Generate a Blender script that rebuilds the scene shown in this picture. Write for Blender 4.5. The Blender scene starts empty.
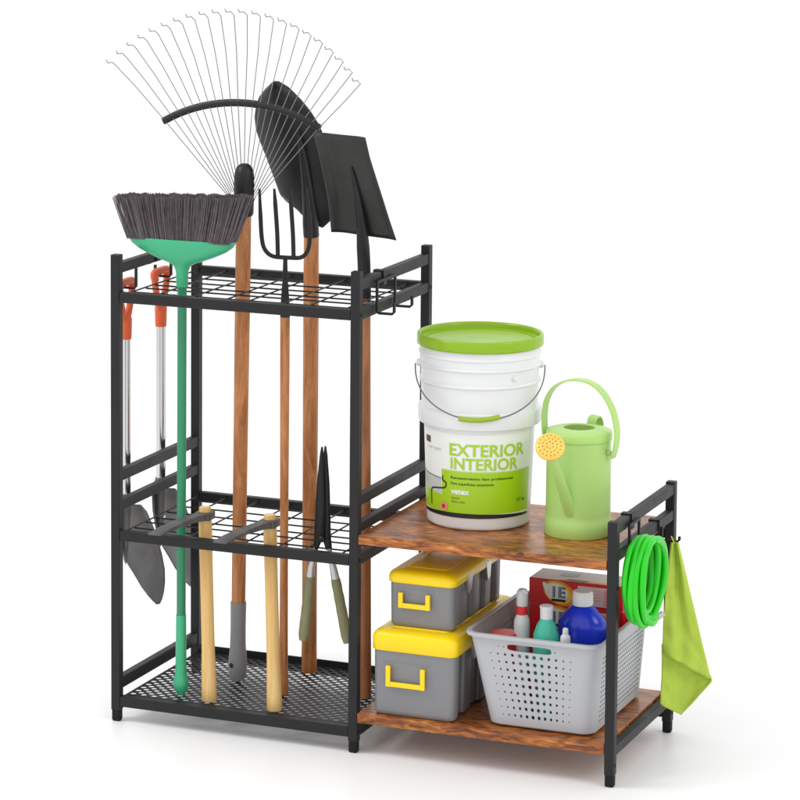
import bpy, math, random
from mathutils import Vector, Matrix, noise
random.seed(7)
S = bpy.context.scene
COL = S.collection
PI = math.pi

# ------------------------------------------------------------------ camera
cam_d = bpy.data.cameras.new('camera')
cam = bpy.data.objects.new('camera', cam_d); COL.objects.link(cam)
CAM = Vector((2.7141, -5.4809, 1.8514))
yaw, pitch, roll = 0.40769, -0.10433, 0.00407
fwd = Vector((-math.sin(yaw)*math.cos(pitch), math.cos(yaw)*math.cos(pitch), math.sin(pitch)))
rt = Vector((math.cos(yaw), math.sin(yaw), 0)); up = rt.cross(fwd)
r2 = rt*math.cos(roll) + up*math.sin(roll); u2 = -rt*math.sin(roll) + up*math.cos(roll)
m = Matrix((r2, u2, -fwd)).transposed().to_4x4(); m.translation = CAM
cam.matrix_world = m
cam_d.sensor_width = 36; cam_d.lens = 36*3199.4/800
cam_d.shift_x = (400-282.375)/800; cam_d.shift_y = (105.42-400)/800
cam_d.clip_end = 400; cam_d.clip_start = 0.1
S.camera = cam

# ------------------------------------------------------------------ world: evenly lit white studio
w = bpy.data.worlds.new('World'); S.world = w; w.use_nodes = True
bg = w.node_tree.nodes['Background']; bg.inputs[0].default_value = (1, 1, 1, 1); bg.inputs[1].default_value = 1.09

def area_light(name, loc, target, size, power):
    d = bpy.data.lights.new(name, 'AREA'); d.shape = 'SQUARE'; d.size = size; d.energy = power
    o = bpy.data.objects.new(name, d); COL.objects.link(o); o.location = loc
    o.rotation_euler = (Vector(target)-Vector(loc)).to_track_quat('-Z', 'Y').to_euler()
    return o
area_light('softbox_key', (-1.9, -1.4, 3.4), (0.5, 0.2, 0.4), 1.3, 46)
area_light('softbox_strip', (3.4, -0.6, 2.4), (0.6, 0.2, 0.5), 0.9, 14)

S.render.engine = 'CYCLES'
S.view_settings.view_transform = 'Standard'; S.view_settings.look = 'None'
S.view_settings.exposure = 0; S.view_settings.gamma = 1
S.cycles.max_bounces = 8; S.cycles.diffuse_bounces = 4

# ------------------------------------------------------------------ materials
def lin(c):
    return tuple(((x/255)/12.92 if x/255 <= 0.04045 else (((x/255)+0.055)/1.055)**2.4) for x in c) + (1,)

def mat(name, rgb, rough=0.5, metal=0.0, spec=0.5, bump=0.0, bscale=300, var=0.0, vscale=8, coat=0.0, trans=0.0):
    M = bpy.data.materials.new(name); M.use_nodes = True
    nt = M.node_tree; b = nt.nodes['Principled BSDF']
    b.inputs['Base Color'].default_value = lin(rgb)
    b.inputs['Roughness'].default_value = rough; b.inputs['Metallic'].default_value = metal
    b.inputs['Specular IOR Level'].default_value = spec
    b.inputs['Coat Weight'].default_value = coat; b.inputs['Transmission Weight'].default_value = trans
    tc = nt.nodes.new('ShaderNodeTexCoord')
    if var > 0:
        n = nt.nodes.new('ShaderNodeTexNoise'); n.inputs['Scale'].default_value = vscale; n.inputs['Detail'].default_value = 6
        nt.links.new(tc.outputs['Object'], n.inputs['Vector'])
        r = nt.nodes.new('ShaderNodeValToRGB'); c = lin(rgb)
        r.color_ramp.elements[0].position = 0.3; r.color_ramp.elements[1].position = 0.7
        r.color_ramp.elements[0].color = tuple(x*(1-var) for x in c[:3]) + (1,)
        r.color_ramp.elements[1].color = tuple(min(1, x*(1+var)) for x in c[:3]) + (1,)
        nt.links.new(n.outputs['Fac'], r.inputs['Fac']); nt.links.new(r.outputs['Color'], b.inputs['Base Color'])
        mr = nt.nodes.new('ShaderNodeMapRange'); mr.inputs['To Min'].default_value = rough*0.8; mr.inputs['To Max'].default_value = min(1, rough*1.25)
        nt.links.new(n.outputs['Fac'], mr.inputs['Value']); nt.links.new(mr.outputs['Result'], b.inputs['Roughness'])
    if bump > 0:
        n2 = nt.nodes.new('ShaderNodeTexNoise'); n2.inputs['Scale'].default_value = bscale; n2.inputs['Detail'].default_value = 3
        nt.links.new(tc.outputs['Object'], n2.inputs['Vector'])
        bp = nt.nodes.new('ShaderNodeBump'); bp.inputs['Strength'].default_value = bump; bp.inputs['Distance'].default_value = 0.001
        nt.links.new(n2.outputs['Fac'], bp.inputs['Height']); nt.links.new(bp.outputs['Normal'], b.inputs['Normal'])
    return M

def wood(name, stops, scale, rough=0.5, dist=0.0, bump=0.15, spec=0.4, wisp=0.0):
    """stretched noise grain; stops = [(pos, rgb)...]; scale = xyz frequency"""
    M = bpy.data.materials.new(name); M.use_nodes = True
    nt = M.node_tree; b = nt.nodes['Principled BSDF']
    tc = nt.nodes.new('ShaderNodeTexCoord'); mp = nt.nodes.new('ShaderNodeMapping')
    mp.inputs['Scale'].default_value = scale
    nt.links.new(tc.outputs['Object'], mp.inputs['Vector'])
    n = nt.nodes.new('ShaderNodeTexNoise'); n.inputs['Scale'].default_value = 1; n.inputs['Detail'].default_value = 9
    n.inputs['Roughness'].default_value = 0.62; n.inputs['Distortion'].default_value = dist
    nt.links.new(mp.outputs['Vector'], n.inputs['Vector'])
    fac = n.outputs['Fac']
    if wisp:
        n3 = nt.nodes.new('ShaderNodeTexNoise'); n3.inputs['Scale'].default_value = 3.2; n3.inputs['Detail'].default_value = 4; n3.inputs['Distortion'].default_value = 2.5
        nt.links.new(mp.outputs['Vector'], n3.inputs['Vector'])
        mx = nt.nodes.new('ShaderNodeMix'); mx.inputs['Factor'].default_value = wisp
        nt.links.new(fac, mx.inputs['A']); nt.links.new(n3.outputs['Fac'], mx.inputs['B']); fac = mx.outputs['Result']
    r = nt.nodes.new('ShaderNodeValToRGB'); e = r.color_ramp.elements
    e[0].position, e[0].color = stops[0][0], lin(stops[0][1]); e[1].position, e[1].color = stops[-1][0], lin(stops[-1][1])
    for p, c in stops[1:-1]:
        q = e.new(p); q.color = lin(c)
    nt.links.new(fac, r.inputs['Fac']); nt.links.new(r.outputs['Color'], b.inputs['Base Color'])
    b.inputs['Roughness'].default_value = rough; b.inputs['Specular IOR Level'].default_value = spec
    bp = nt.nodes.new('ShaderNodeBump'); bp.inputs['Strength'].default_value = bump; bp.inputs['Distance'].default_value = 0.001
    nt.links.new(fac, bp.inputs['Height']); nt.links.new(bp.outputs['Normal'], b.inputs['Normal'])
    return M

FRAME = mat('black_powder_coat', (32, 32, 34), 0.5, 0, 0.3, bump=0.12, bscale=900, var=0.12, vscale=25)
WIRE = mat('black_wire', (22, 22, 24), 0.5, 0, 0.35)
RUBBER = mat('black_rubber', (20, 20, 22), 0.7, 0, 0.3)
STEEL = mat('dark_coated_steel', (32, 32, 34), 0.42, 0.25, 0.45, bump=0.12, bscale=120, var=0.25, vscale=14)
SQSTEEL = mat('grey_coated_steel', (58, 59, 56), 0.36, 0.5, 0.45, bump=0.08, bscale=160, var=0.2, vscale=12)
BLADE = mat('worn_grey_steel', (104, 104, 104), 0.42, 0.35, 0.5, bump=0.12, bscale=120, var=0.3, vscale=18)
CHROME = mat('chrome', (205, 205, 208), 0.16, 1.0)
SILVER = mat('bare_metal', (190, 190, 190), 0.35, 0.9)
TINE = mat('galvanised_wire', (124, 124, 126), 0.5, 0.2)
WOODB = wood('varnished_handle_wood', [(0.28, (132, 78, 42)), (0.45, (176, 112, 64)), (0.56, (194, 130, 80)), (0.75, (214, 156, 104))], (42, 42, 6), 0.42, 1.8)
WOODD = wood('darker_handle_wood', [(0.28, (112, 66, 40)), (0.48, (158, 100, 64)), (0.75, (190, 130, 90))], (55, 55, 5), 0.45, 0.6)
WOODP = wood('pale_handle_wood', [(0.25, (196, 150, 88)), (0.5, (222, 182, 116)), (0.75, (236, 204, 146))], (60, 60, 4), 0.5, 0.4)
BOARD = wood('rustic_burl_board', [(0.31, (52, 28, 14)), (0.42, (112, 60, 27)), (0.50, (154, 88, 36)), (0.59, (186, 114, 50)), (0.70, (216, 160, 92))], (4.5, 11, 26), 0.3, 2.3, 0.06, 0.45, wisp=0.55)
GREEN = mat('green_plastic', (58, 172, 124), 0.35, var=0.04)
GREEND = mat('green_coated_tube', (42, 134, 94), 0.4, var=0.05)
BRISTLE = mat('grey_bristles', (98, 90, 94), 0.75, var=0.22, vscale=90)
ORANGE = mat('orange_plastic', (208, 86, 40), 0.4, var=0.08)
GREYP = mat('grey_rubber_grip', (138, 138, 140), 0.5, var=0.05)
OLIVE = mat('olive_grip', (124, 122, 88), 0.6, bump=0.6, bscale=160, var=0.12, vscale=60)
WHITEP = mat('white_plastic', (228, 229, 230), 0.32, 0, 0.5, var=0.015, vscale=5)
LIME = mat('lime_plastic', (138, 178, 6), 0.26, var=0.04)
LIMEINK = mat('lime_print', (164, 206, 4), 0.35)
LABELW = mat('white_print', (236, 238, 234), 0.4)
PALEINK = mat('pale_grey_print', (196, 198, 196), 0.4)
GREYINK = mat('grey_print', (132, 138, 130), 0.4)
BLACKINK = mat('black_print', (26, 30, 20), 0.4)
DGREENINK = mat('dark_green_print', (52, 84, 8), 0.4)
BROWNINK = mat('brown_print', (74, 58, 26), 0.4)
SALMON = mat('salmon_print', (232, 150, 120), 0.4)
REDINK = mat('dark_red_print', (176, 48, 40), 0.4)
CANG = mat('pale_green_enamel', (174, 212, 118), 0.38, var=0.04, vscale=6)
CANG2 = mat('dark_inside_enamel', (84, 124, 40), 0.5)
BRASS = mat('golden_rose', (240, 196, 92), 0.4, 0.1, var=0.06, vscale=60)
TOOLG = mat('grey_toolbox_plastic', (128, 128, 131), 0.42, bump=0.12, bscale=500, var=0.03)
YELLOW = mat('yellow_plastic', (250, 214, 0), 0.28, var=0.03)
BASKET = mat('light_grey_basket_plastic', (178, 180, 184), 0.42, var=0.02)
RED = mat('red_carton', (212, 26, 32), 0.4, var=0.06)
CARTONT = mat('pale_carton_print', (232, 232, 230), 0.4, var=0.1, vscale=40)
BURST = mat('orange_print', (240, 146, 30), 0.4)
YELINK = mat('yellow_print', (246, 206, 70), 0.4)
PINK = mat('pink_print', (232, 150, 156), 0.4)
TEAL = mat('teal_plastic', (64, 190, 160), 0.3, var=0.05)
BLUE = mat('blue_plastic', (28, 54, 210), 0.25, var=0.08)
HOSEM = mat('bright_green_hose', (26, 200, 14), 0.33, 0, 0.5)
TOWELM = mat('lime_microfibre', (178, 202, 80), 0.95, 0, 0.15, bump=0.9, bscale=420, var=0.06, vscale=30)
FLOORM = mat('white_floor', (246, 246, 247), 0.4, 0, 0.25)
# floor albedo a little under 1
FLOORM.node_tree.nodes['Principled BSDF'].inputs['Base Color'].default_value = (0.93, 0.93, 0.935, 1)

# ------------------------------------------------------------------ builders
class MB:
    def __init__(s): s.v = []; s.f = []; s.sm = []
    def add(s, vs, fs, smooth=False):
        b = len(s.v); s.v += [Vector(v) for v in vs]
        for f in fs: s.f.append([b+i for i in f]); s.sm.append(smooth)
        return s
    def box(s, a, b):
        x0, y0, z0 = a; x1, y1, z1 = b
        return s.add([(x0,y0,z0),(x1,y0,z0),(x1,y1,z0),(x0,y1,z0),(x0,y0,z1),(x1,y0,z1),(x1,y1,z1),(x0,y1,z1)],
              [(0,3,2,1),(4,5,6,7),(0,1,5,4),(1,2,6,5),(2,3,7,6),(3,0,4,7)])
    def sweep(s, pts, sec, closed=False, up=(0, 0, 1), scales=None, smooth=True, caps=True):
        """sweep a closed 2D section along pts, frame carried by parallel transport"""
        pts = [Vector(p) for p in pts]; n = len(pts); k = len(sec)
        T = []
        for i in range(n):
            if closed: t = pts[(i+1) % n]-pts[i-1]
            else: t = pts[min(i+1, n-1)]-pts[max(i-1, 0)]
            T.append(t.normalized())
        N = Vector(up)-T[0]*Vector(up).dot(T[0])
        if N.length < 1e-4: N = Vector((1, 0, 0))-T[0]*T[0].x
        N.normalize(); vs = []
        for i in range(n):
            N = (N-T[i]*N.dot(T[i])).normalized(); B = T[i].cross(N)
            sc = scales[i] if scales else 1
            vs += [pts[i]+N*(a*sc)+B*(b*sc) for a, b in sec]
        fs = []
        for i in range(n if closed else n-1):
            j = (i+1) % n
            for q in range(k):
                r = (q+1) % k
                fs.append((i*k+q, i*k+r, j*k+r, j*k+q))
        s.add(vs, fs, smooth)
        if not closed and caps:
            b = len(s.v)-len(vs)
            s.f.append([b+q for q in range(k-1, -1, -1)]); s.sm.append(False)
            s.f.append([b+(n-1)*k+q for q in range(k)]); s.sm.append(False)
        return s
    def tube(s, pts, r, seg=12, closed=False, radii=None, up=(0, 0, 1)):
        sec = [(math.cos(2*PI*q/seg)*r, math.sin(2*PI*q/seg)*r) for q in range(seg)]
        sc = [x/r for x in radii] if radii else None
        return s.sweep(pts, sec, closed, up, sc)
    def lathe(s, prof, c=(0, 0, 0), seg=48, axis=None, a0=0, a1=2*PI, sx=1, sy=1):
        """prof = [(radius, height)]; closed at ends if radius 0"""
        full = abs(a1-a0-2*PI) < 1e-6
        n = seg if full else seg+1
        ax = Vector(axis).normalized() if axis else Vector((0, 0, 1))
        q = ax.to_track_quat('Z', 'Y') if axis else None
        vs = []
        for r, h in prof:
            for i in range(n):
                a = a0+(a1-a0)*i/seg
                p = Vector((math.cos(a)*r*sx, math.sin(a)*r*sy, h))
                if q: p = q @ p
                vs.append(p+Vector(c))
        fs = []
        for j in range(len(prof)-1):
            for i in range(seg):
                i2 = (i+1) % n
                fs.append((j*n+i, j*n+i2, (j+1)*n+i2, (j+1)*n+i))
        return s.add(vs, fs, True)
    def loft(s, rings, smooth=True, caps=True):
        k = len(rings[0]); vs = [p for r in rings for p in r]; fs = []
        for i in range(len(rings)-1):
            for q in range(k):
                r = (q+1) % k
                fs.append((i*k+q, i*k+r, (i+1)*k+r, (i+1)*k+q))
        s.add(vs, fs, smooth)
        if caps:
            b = len(s.v)-len(vs)
            s.f.append([b+q for q in range(k-1, -1, -1)]); s.sm.append(False)
            s.f.append([b+(len(rings)-1)*k+q for q in range(k)]); s.sm.append(False)
        return s
    def grid(s, P, smooth=True):
        h = len(P); wd = len(P[0])
        return s.add([p for r in P for p in r], [(j*wd+i, j*wd+i+1, (j+1)*wd+i+1, (j+1)*wd+i) for j in range(h-1) for i in range(wd-1)], smooth)
    def build(s, name, material, parent=None, solid=0, bevel=0, seg=2, sharp=35, subsurf=0, off=0.0):
        o0 = Vector(parent['_o']) if parent is not None else Vector((0, 0, 0))
        me = bpy.data.meshes.new(name); me.from_pydata([v-o0 for v in s.v], [], s.f)
        me.polygons.foreach_set('use_smooth', s.sm)
        me.validate(); me.update()
        import bmesh
        bm = bmesh.new(); bm.from_mesh(me)
        bmesh.ops.remove_doubles(bm, verts=bm.verts, dist=1e-6)
        bmesh.ops.recalc_face_normals(bm, faces=bm.faces) if not solid else None
        bm.to_mesh(me); bm.free()
        if any(s.sm): me.set_sharp_from_angle(angle=math.radians(sharp))
        me.materials.append(material)
        o = bpy.data.objects.new(name, me); COL.objects.link(o)
        if parent is not None:
            o.parent = parent; o['_o'] = tuple(o0)
        if solid:
            md = o.modifiers.new('thickness', 'SOLIDIFY'); md.thickness = solid; md.offset = off
        if bevel:
            md = o.modifiers.new('bevel', 'BEVEL'); md.width = bevel; md.segments = seg; md.limit_method = 'ANGLE'; md.angle_limit = math.radians(40)
        if subsurf:
            md = o.modifiers.new('sub', 'SUBSURF'); md.levels = subsurf; md.render_levels = subsurf
        return o

def thing(name, label, cat, loc, group=None):
    o = bpy.data.objects.new(name, None); COL.objects.link(o); o.location = loc; o.empty_display_size = 0.05
    o['label'] = label; o['category'] = cat; o['_o'] = tuple(loc)
    if group: o['group'] = group
    return o
def copy_thing(root, delta, label=None):
    def rec(o, par):
        c = o.copy(); COL.objects.link(c); c.parent = par
        for ch in [x for x in allobs if x.parent == o]: rec(ch, c)
        return c
    allobs = list(COL.objects)
    r = rec(root, None); r.location = Vector(root.location)+Vector(delta)
    if label: r['label'] = label
    return r
def bez(P, n=16):
    """Catmull-Rom through points"""
    P = [Vector(p) for p in P]; Q = [P[0]*2-P[1]]+P+[P[-1]*2-P[-2]]; out = []
    for i in range(1, len(Q)-2):
        for k in range(n):
            t = k/n; a, b, c, d = Q[i-1], Q[i], Q[i+1], Q[i+2]
            out.append(0.5*((2*b)+(c-a)*t+(2*a-5*b+4*c-d)*t*t+(3*b-a-3*c+d)*t**3))
    out.append(P[-1]); return out
def rrect(x0, x1, y0, y1, r, z, n=5):
    out = []
    for cx, cy, a in ((x1-r, y1-r, 0), (x0+r, y1-r, PI/2), (x0+r, y0+r, PI), (x1-r, y0+r, 1.5*PI)):
        for i in range(n+1):
            t = a+PI/2*i/n; out.append((cx+math.cos(t)*r, cy+math.sin(t)*r, z))
    return out

# ------------------------------------------------------------------ floor
fl = MB(); fl.add([(-60, -60, 0), (60, -60, 0), (60, 60, 0), (-60, 60, 0)], [(0, 1, 2, 3)])
floor = fl.build('floor', FLOORM); floor['kind'] = 'structure'; floor['label'] = 'seamless white studio floor and background'

# ------------------------------------------------------------------ the rack
W, D, W2 = 0.500, 0.367, 1.007
H, H2 = 0.922, 0.495
h = 0.0092
rack = thing('storage_rack', 'black metal garden tool rack with wire grids and two brown wooden shelf boards', 'tool rack', (0.5, 0.18, 0))
posts = {'A': (0, 0, H), 'B': (0, D, H), 'C': (W, 0, H), 'D': (W, D, H), 'E': (W2, 0, H2), 'F': (W2, D, H2)}
for k, (x, y, z) in posts.items():
    p = MB().box((x-h, y-h, 0.022), (x+h, y+h, z)).build('post', FRAME, rack, bevel=0.0016)
    ft = MB().loft([rrect(x-a, x+a, y-a, y+a, 0.003, q, 3) for a, q in ((0.0070, 0.0), (0.0084, 0.003), (0.0084, 0.0222))]).build('foot_cap', RUBBER, p)
    for zz in (0.04, 0.371, 0.839):
        if zz < z: MB().lathe([(0, 0.0016), (0.003, 0.0014), (0.0042, 0)], (x+h, y, zz), 12, axis=(1, 0, 0)).build('screw', RUBBER, p)
def rail(a, b, bev=0.0014): return MB().box(a, b).build('rail', FRAME, rack, bevel=bev)
g = h+0.0002
def xrail(x0, x1, y, z0, z1, t=0.0084): rail((x0+g, y-t, z0), (x1-g, y+t, z1))
def yrail(x, z0, z1, t=0.0078): rail((x-t, g, z0), (x+t, D-g, z1))
for y in (0, D):
    xrail(0, W, y, 0.030, 0.0505); xrail(0, W, y, 0.361, 0.381); xrail(0, W, y, 0.829, 0.849)
for z0, z1 in ((0.063, 0.086), (0.418, 0.438), (0.476, 0.497), (0.885, 0.905)): yrail(0, z0, z1)
for z0, z1 in ((0.030, 0.050), (0.361, 0.381), (0.829, 0.849)): yrail(W, z0, z1)
for z0, z1 in ((0.424, 0.442), (0.475, 0.495), (0.885, 0.906)): yrail(W, z0, z1)
for z0, z1 in ((0.056, 0.0745), (0.421, 0.441), (0.471, 0.491)): yrail(W2, z0, z1)
xrail(W, W2, D, 0.030, 0.050); xrail(W, W2, D, 0.384, 0.402)
# wire grids
for zg in (0.3835, 0.8515):
    zg -= 0.012
    mb = MB()
    for x in (0.0105, 0.071, 0.143, 0.214, 0.261, 0.332, 0.386, 0.463, W-0.0105):
        mb.tube([(x, 0.008, zg+0.003), (x, D-0.008, zg+0.003)], 0.0017, 8)
    for y in (0.0600, 0.1120, 0.1540, 0.2080, 0.2640, 0.3220):
        mb.tube([(0.009, y, zg), (W-0.009, y, zg)], 0.0017, 8)
    mb.build('wire_grid', WIRE, rack)
# perforated tray: diamond lattice with a real hole in every cell
mb = MB(); p = 0.0222; ztr = 0.0500
x0, x1, y0, y1 = 0.013, W-0.013, 0.0115, D-0.0115
nx = int((x1-x0)//p); ny = int((y1-y0)//p); px = (x1-x0)/nx; py = (y1-y0)/ny
cells = [(x0+px*(i+0.5), y0+py*(j+0.5)) for i in range(nx) for j in range(ny)] + [(x0+px*i, y0+py*j) for i in range(1, nx) for j in range(1, ny)]
for cx, cy in cells:
    o8 = [(cx+px*a, cy+py*b, ztr) for a, b in ((0.5, 0), (0.25, 0.25), (0, 0.5), (-0.25, 0.25), (-0.5, 0), (-0.25, -0.25), (0, -0.5), (0.25, -0.25))]
    rr = (0.0064, 0.0057)
    i8 = [(cx+rr[0]*math.cos(k*PI/4), cy+rr[1]*math.sin(k*PI/4), ztr) for k in range(8)]
    mb.add(o8+i8, [(k, (k+1) % 8, 8+(k+1) % 8, 8+k) for k in range(8)])
for i in range(nx+1):
    for yy, s in ((y0, 1), (y1, -1)):
        xa = x0+px*i; l = max(x0, xa-px/2); r = min(x1, xa+px/2)
        mb.add([(l, yy, ztr), (r, yy, ztr), (xa, yy+s*py/2, ztr)], [(0, 1, 2)])
for j in range(ny+1):
    for xx, s in ((x0, 1), (x1, -1)):
        ya = y0+py*j; l = max(y0, ya-py/2); r = min(y1, ya+py/2)
        mb.add([(xx, l, ztr), (xx, r, ztr), (xx+s*px/2, ya, ztr)], [(0, 1, 2)])
mb.box((0.0125, 0.0088, 0.034), (W-0.0125, 0.0115, 0.0500)); mb.box((0.0125, D-0.0115, 0.034), (W-0.0125, D-0.0088, 0.062))
tray = mb.build('perforated_tray', FRAME, rack, solid=0.0010)
# boards
for z0, z1 in ((0.0600, 0.0790), (0.4045, 0.4225)):
    MB().box((W+0.0098, -0.0095, z0), (W2-0.0098, D+0.004, z1)).build('shelf_board', BOARD, rack, bevel=0.0014)
ZT = 0.0512

# ------------------------------------------------------------------ hooks over the side bars
def hook(label, x, ys, ztop, zbot, out, clipy, dz=0.0, tip=0.022):
    """flat clip folded over a bar at x with one or two J wires hanging on the side 'out' (+1/-1)"""
    t = thing('rail_hook', label, 'hook', (x, ys[0], ztop), 'hooks clipped over the side bars of the rack')
    mb = MB(); hw = 0.010
    y0, y1 = min(ys)-0.004, max(ys)+0.004
    mb.box((x-hw, clipy-0.008, ztop+0.0006), (x+hw, clipy+0.008, ztop+0.0026))
    mb.box((x+out*hw-0.001, clipy-0.008, ztop-0.026), (x+out*hw+0.001, clipy+0.008, ztop+0.0026))
    mb.box((x-out*hw-0.001, clipy-0.008, ztop-0.018), (x-out*hw+0.001, clipy+0.008, ztop+0.0026))
    mb.build('clip', FRAME, t)
    sec = [(-0.0027, -0.0022), (0.0027, -0.0022), (0.0027, 0.0022), (-0.0027, 0.0022)]
    for i, y in enumerate(ys):
        xo = x+out*(hw+0.003); zb = zbot+dz*i
        MB().sweep([(xo, y, ztop-0.012), (xo, y, zb+0.004), (xo+out*0.004, y, zb), (xo+out*0.031, y, zb), (xo+out*0.035, y, zb+0.004), (xo+out*0.035, y, zb+tip)], sec, up=(0, 1, 0), smooth=False).build('hook_arm', WIRE, t)
    MB().sweep([(x+out*(hw+0.003), min(ys), ztop-0.014), (x+out*(hw+0.003), max(ys), ztop-0.014)], sec).build('cross_wire', WIRE, t) if len(ys) > 1 else None
    return t
hook('empty black double hook clipped over the top bar between the tall section and the bucket', W, [0.070, 0.163], 0.906, 0.833, 1, 0.117, 0.0)
hook('black double hook at the top left side bar carrying the two orange shovels', 0, [0.112, 0.272], 0.905, 0.838, -1, 0.165, 0.0)
hook('black double hook on the short right side bar carrying the green hose', W2, [0.055, 0.115], 0.491, 0.432, 1, 0.085, 0.0, 0.012)
hook('single black hook beside the rear right post holding up the towel', W2, [0.262], 0.441, 0.404, 1, 0.262, 0.0, 0.010)

# ------------------------------------------------------------------ broom
c = (0.116, 0.046, ZT)
broom = thing('broom', 'green broom standing head up with grey bristles', 'broom', c)
bx = lambda z: 0.116+(z-0.06)*0.0025
y = 0.046
MB().tube([(bx(0.20), y, 0.20), (bx(0.88), y, 0.88)], 0.0090, 20).build('handle', GREEND, broom)
def along(prof, fx, y, seg=24):
    mb = MB(); rings = []
    for r, z in prof: rings.append([(fx(z)+math.cos(2*PI*i/seg)*r, y+math.sin(2*PI*i/seg)*r, z) for i in range(seg)])
    return mb.loft(rings)
along([(0.003, 0.0515), (0.0075, 0.053), (0.0090, 0.058), (0.0135, 0.064), (0.0155, 0.074), (0.0150, 0.083), (0.0120, 0.092), (0.0110, 0.105), (0.0104, 0.16), (0.0100, 0.213)], bx, y).build('grip', GREEN, broom)
rings = []
for z, hw, hd, cx in ((0.86, 0.0112, 0.0112, 0.118), (0.890, 0.0122, 0.0122, 0.118), (0.900, 0.0165, 0.0135, 0.118), (0.9065, 0.028, 0.0155, 0.118), (0.913, 0.048, 0.018, 0.118), (0.921, 0.069, 0.0205, 0.118), (0.931, 0.091, 0.0222, 0.118), (0.941, 0.106, 0.0234, 0.1178), (0.9505, 0.1125, 0.024, 0.1175), (0.953, 0.1115, 0.0232, 0.1175)):
    rg = []; e = 0.75 if hw > 0.03 else 1
    for i in range(40):
        a = 2*PI*i/40; ca, sa = math.cos(a), math.sin(a)
        rg.append((cx+hw*math.copysign(abs(ca)**e, ca), y+hd*math.copysign(abs(sa)**e, sa), z))
    rings.append(rg)
MB().loft(rings).build('head', GREEN, broom)
mb = MB()
for i in range(105):
    for j in range(17):
        s = (i+random.uniform(-0.4, 0.4))/104*2-1; t = (j+random.uniform(-0.4, 0.4))/16*2-1
        b = Vector((0.1175+s*0.1065, y+t*0.020, 0.950))
        tip = Vector((0.1215+s*0.1365+random.gauss(0, 0.0012), y+t*0.030+random.gauss(0, 0.0015), 1.0395+s*0.006+0.0022*math.sin(s*21)*math.cos(t*3+s*8)+random.gauss(0, 0.0009)-0.003*abs(t)))
        ax = random.uniform(0, PI); r = 0.0013
        midp = b.lerp(tip, 0.5)+Vector((random.gauss(0, 0.001), random.gauss(0, 0.001), 0))
        vs = []
        for P, rr in ((b, r), (midp, r), (tip, r*0.7)):
            vs += [P+Vector((math.cos(ax+q*2*PI/3)*rr, math.sin(ax+q*2*PI/3)*rr, 0)) for q in range(3)]
        mb.add(vs, [(k*3+q, k*3+(q+1) % 3, k*3+3+(q+1) % 3, k*3+3+q) for k in range(2) for q in range(3)] + [(6, 7, 8)])
mb.build('bristles', BRISTLE, broom)

# ------------------------------------------------------------------ leaf rake
y = 0.178
rk = thing('leaf_rake', 'leaf rake with fan of thin wire tines, brown handle and grey grip', 'rake', (0.178, y, ZT))
rx = lambda z: 0.178+(z-0.06)*0.0115
def wobble(prof, fx, y, amp=0.0006, seg=20): return along(prof, fx, y, seg)
along([(0.0138, 0.20), (0.0142, 0.5), (0.0150, 0.8), (0.0150, 1.03)], rx, y).build('handle', WOODB, rk)
gp = along([(0.006, 0.0515), (0.013, 0.055), (0.0172, 0.066), (0.0190, 0.085), (0.0178, 0.105), (0.0158, 0.125), (0.0152, 0.16), (0.0158, 0.213)], rx, y).build('grip', GREYP, rk)
MB().lathe([(0, 0.0006), (0.0045, 0.0006), (0.0052, 0)], (rx(0.09)-0.006, y-0.0178, 0.088), 16, axis=(-0.33, -1, 0.0)).build('hang_hole', BLACKINK, gp)
along([(0.0165, 0.985), (0.0195, 0.99), (0.0200, 1.02), (0.0202, 1.05), (0.0190, 1.070), (0.0150, 1.082), (0.008, 1.088), (0.001, 1.089)], rx, y).build('socket', STEEL, rk)
NT = 22
O = Vector((0.188, y, 1.0))
br = []
for i in range(NT):
    s = i/(NT-1)
    a = math.radians(-45.6+s*89.6)
    q = (s*2-1)
    Lb = 0.207+0.0265*q*q-0.006*q*0.5
    Le = 0.379+(-0.024 if q > 0 else 0.006)*q*q*(1)
    d = Vector((math.sin(a), 0, math.cos(a)))
    st = O+d*0.035+Vector((q*0.010, 0, 0))
    P1 = O+d*Lb; P2 = O+d*Le; P2.y -= 0.004
    br.append(P1)
    hk = [P2+Vector((-0.002, -0.012, 0.0075)), P2+Vector((-0.003, -0.030, 0.0075)), P2+Vector((-0.003, -0.036, 0.014))]
    pts = [st, st.lerp(P1, 0.5)+Vector((0, -0.002, 0)), P1+Vector((0, -0.003, 0)), P1.lerp(P2, 0.6)+Vector((0, 0.003, 0)), P2]+hk
    MB().tube(pts, 0.00088, 6).build('tine', TINE, rk)
ends = [br[0]+(br[0]-br[1])*0.25] + br + [br[-1]+(br[-1]-br[-2])*0.1]
sec = [(math.cos(2*PI*q/12)*0.0074, math.sin(2*PI*q/12)*0.0048) for q in range(12)]
MB().sweep(bez(ends, 4), sec, up=(0, 0, 1)).build('brace', STEEL, rk)

# ------------------------------------------------------------------ blades
def blade(rows, ydish, yb, n=14, base=0.0):
    """rows: (zl, xl, zr, xr) from tip to base; dish bends the middle toward the viewer"""
    P = []
    rr = []
    for k in range(len(rows)-1):
        for q in range(4):
            t = q/4; rr.append([rows[k][i]*(1-t)+rows[k+1][i]*t for i in range(4)]+[(k+t)/(len(rows)-1)])
    rr.append(list(rows[-1])+[1])
    for zl, xl, zr, xr, t in rr:
        row = []
        for i in range(n+1):
            s = i/n*2-1
            ly = yb(t)-base; row.append((xl+(xr-xl)*(s+1)/2-0.42*ly, yb(t)+ydish(s, t), zl+(zr-zl)*(s+1)/2-0.09*ly))
        P.append(row)
    return MB().grid(P)
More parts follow.
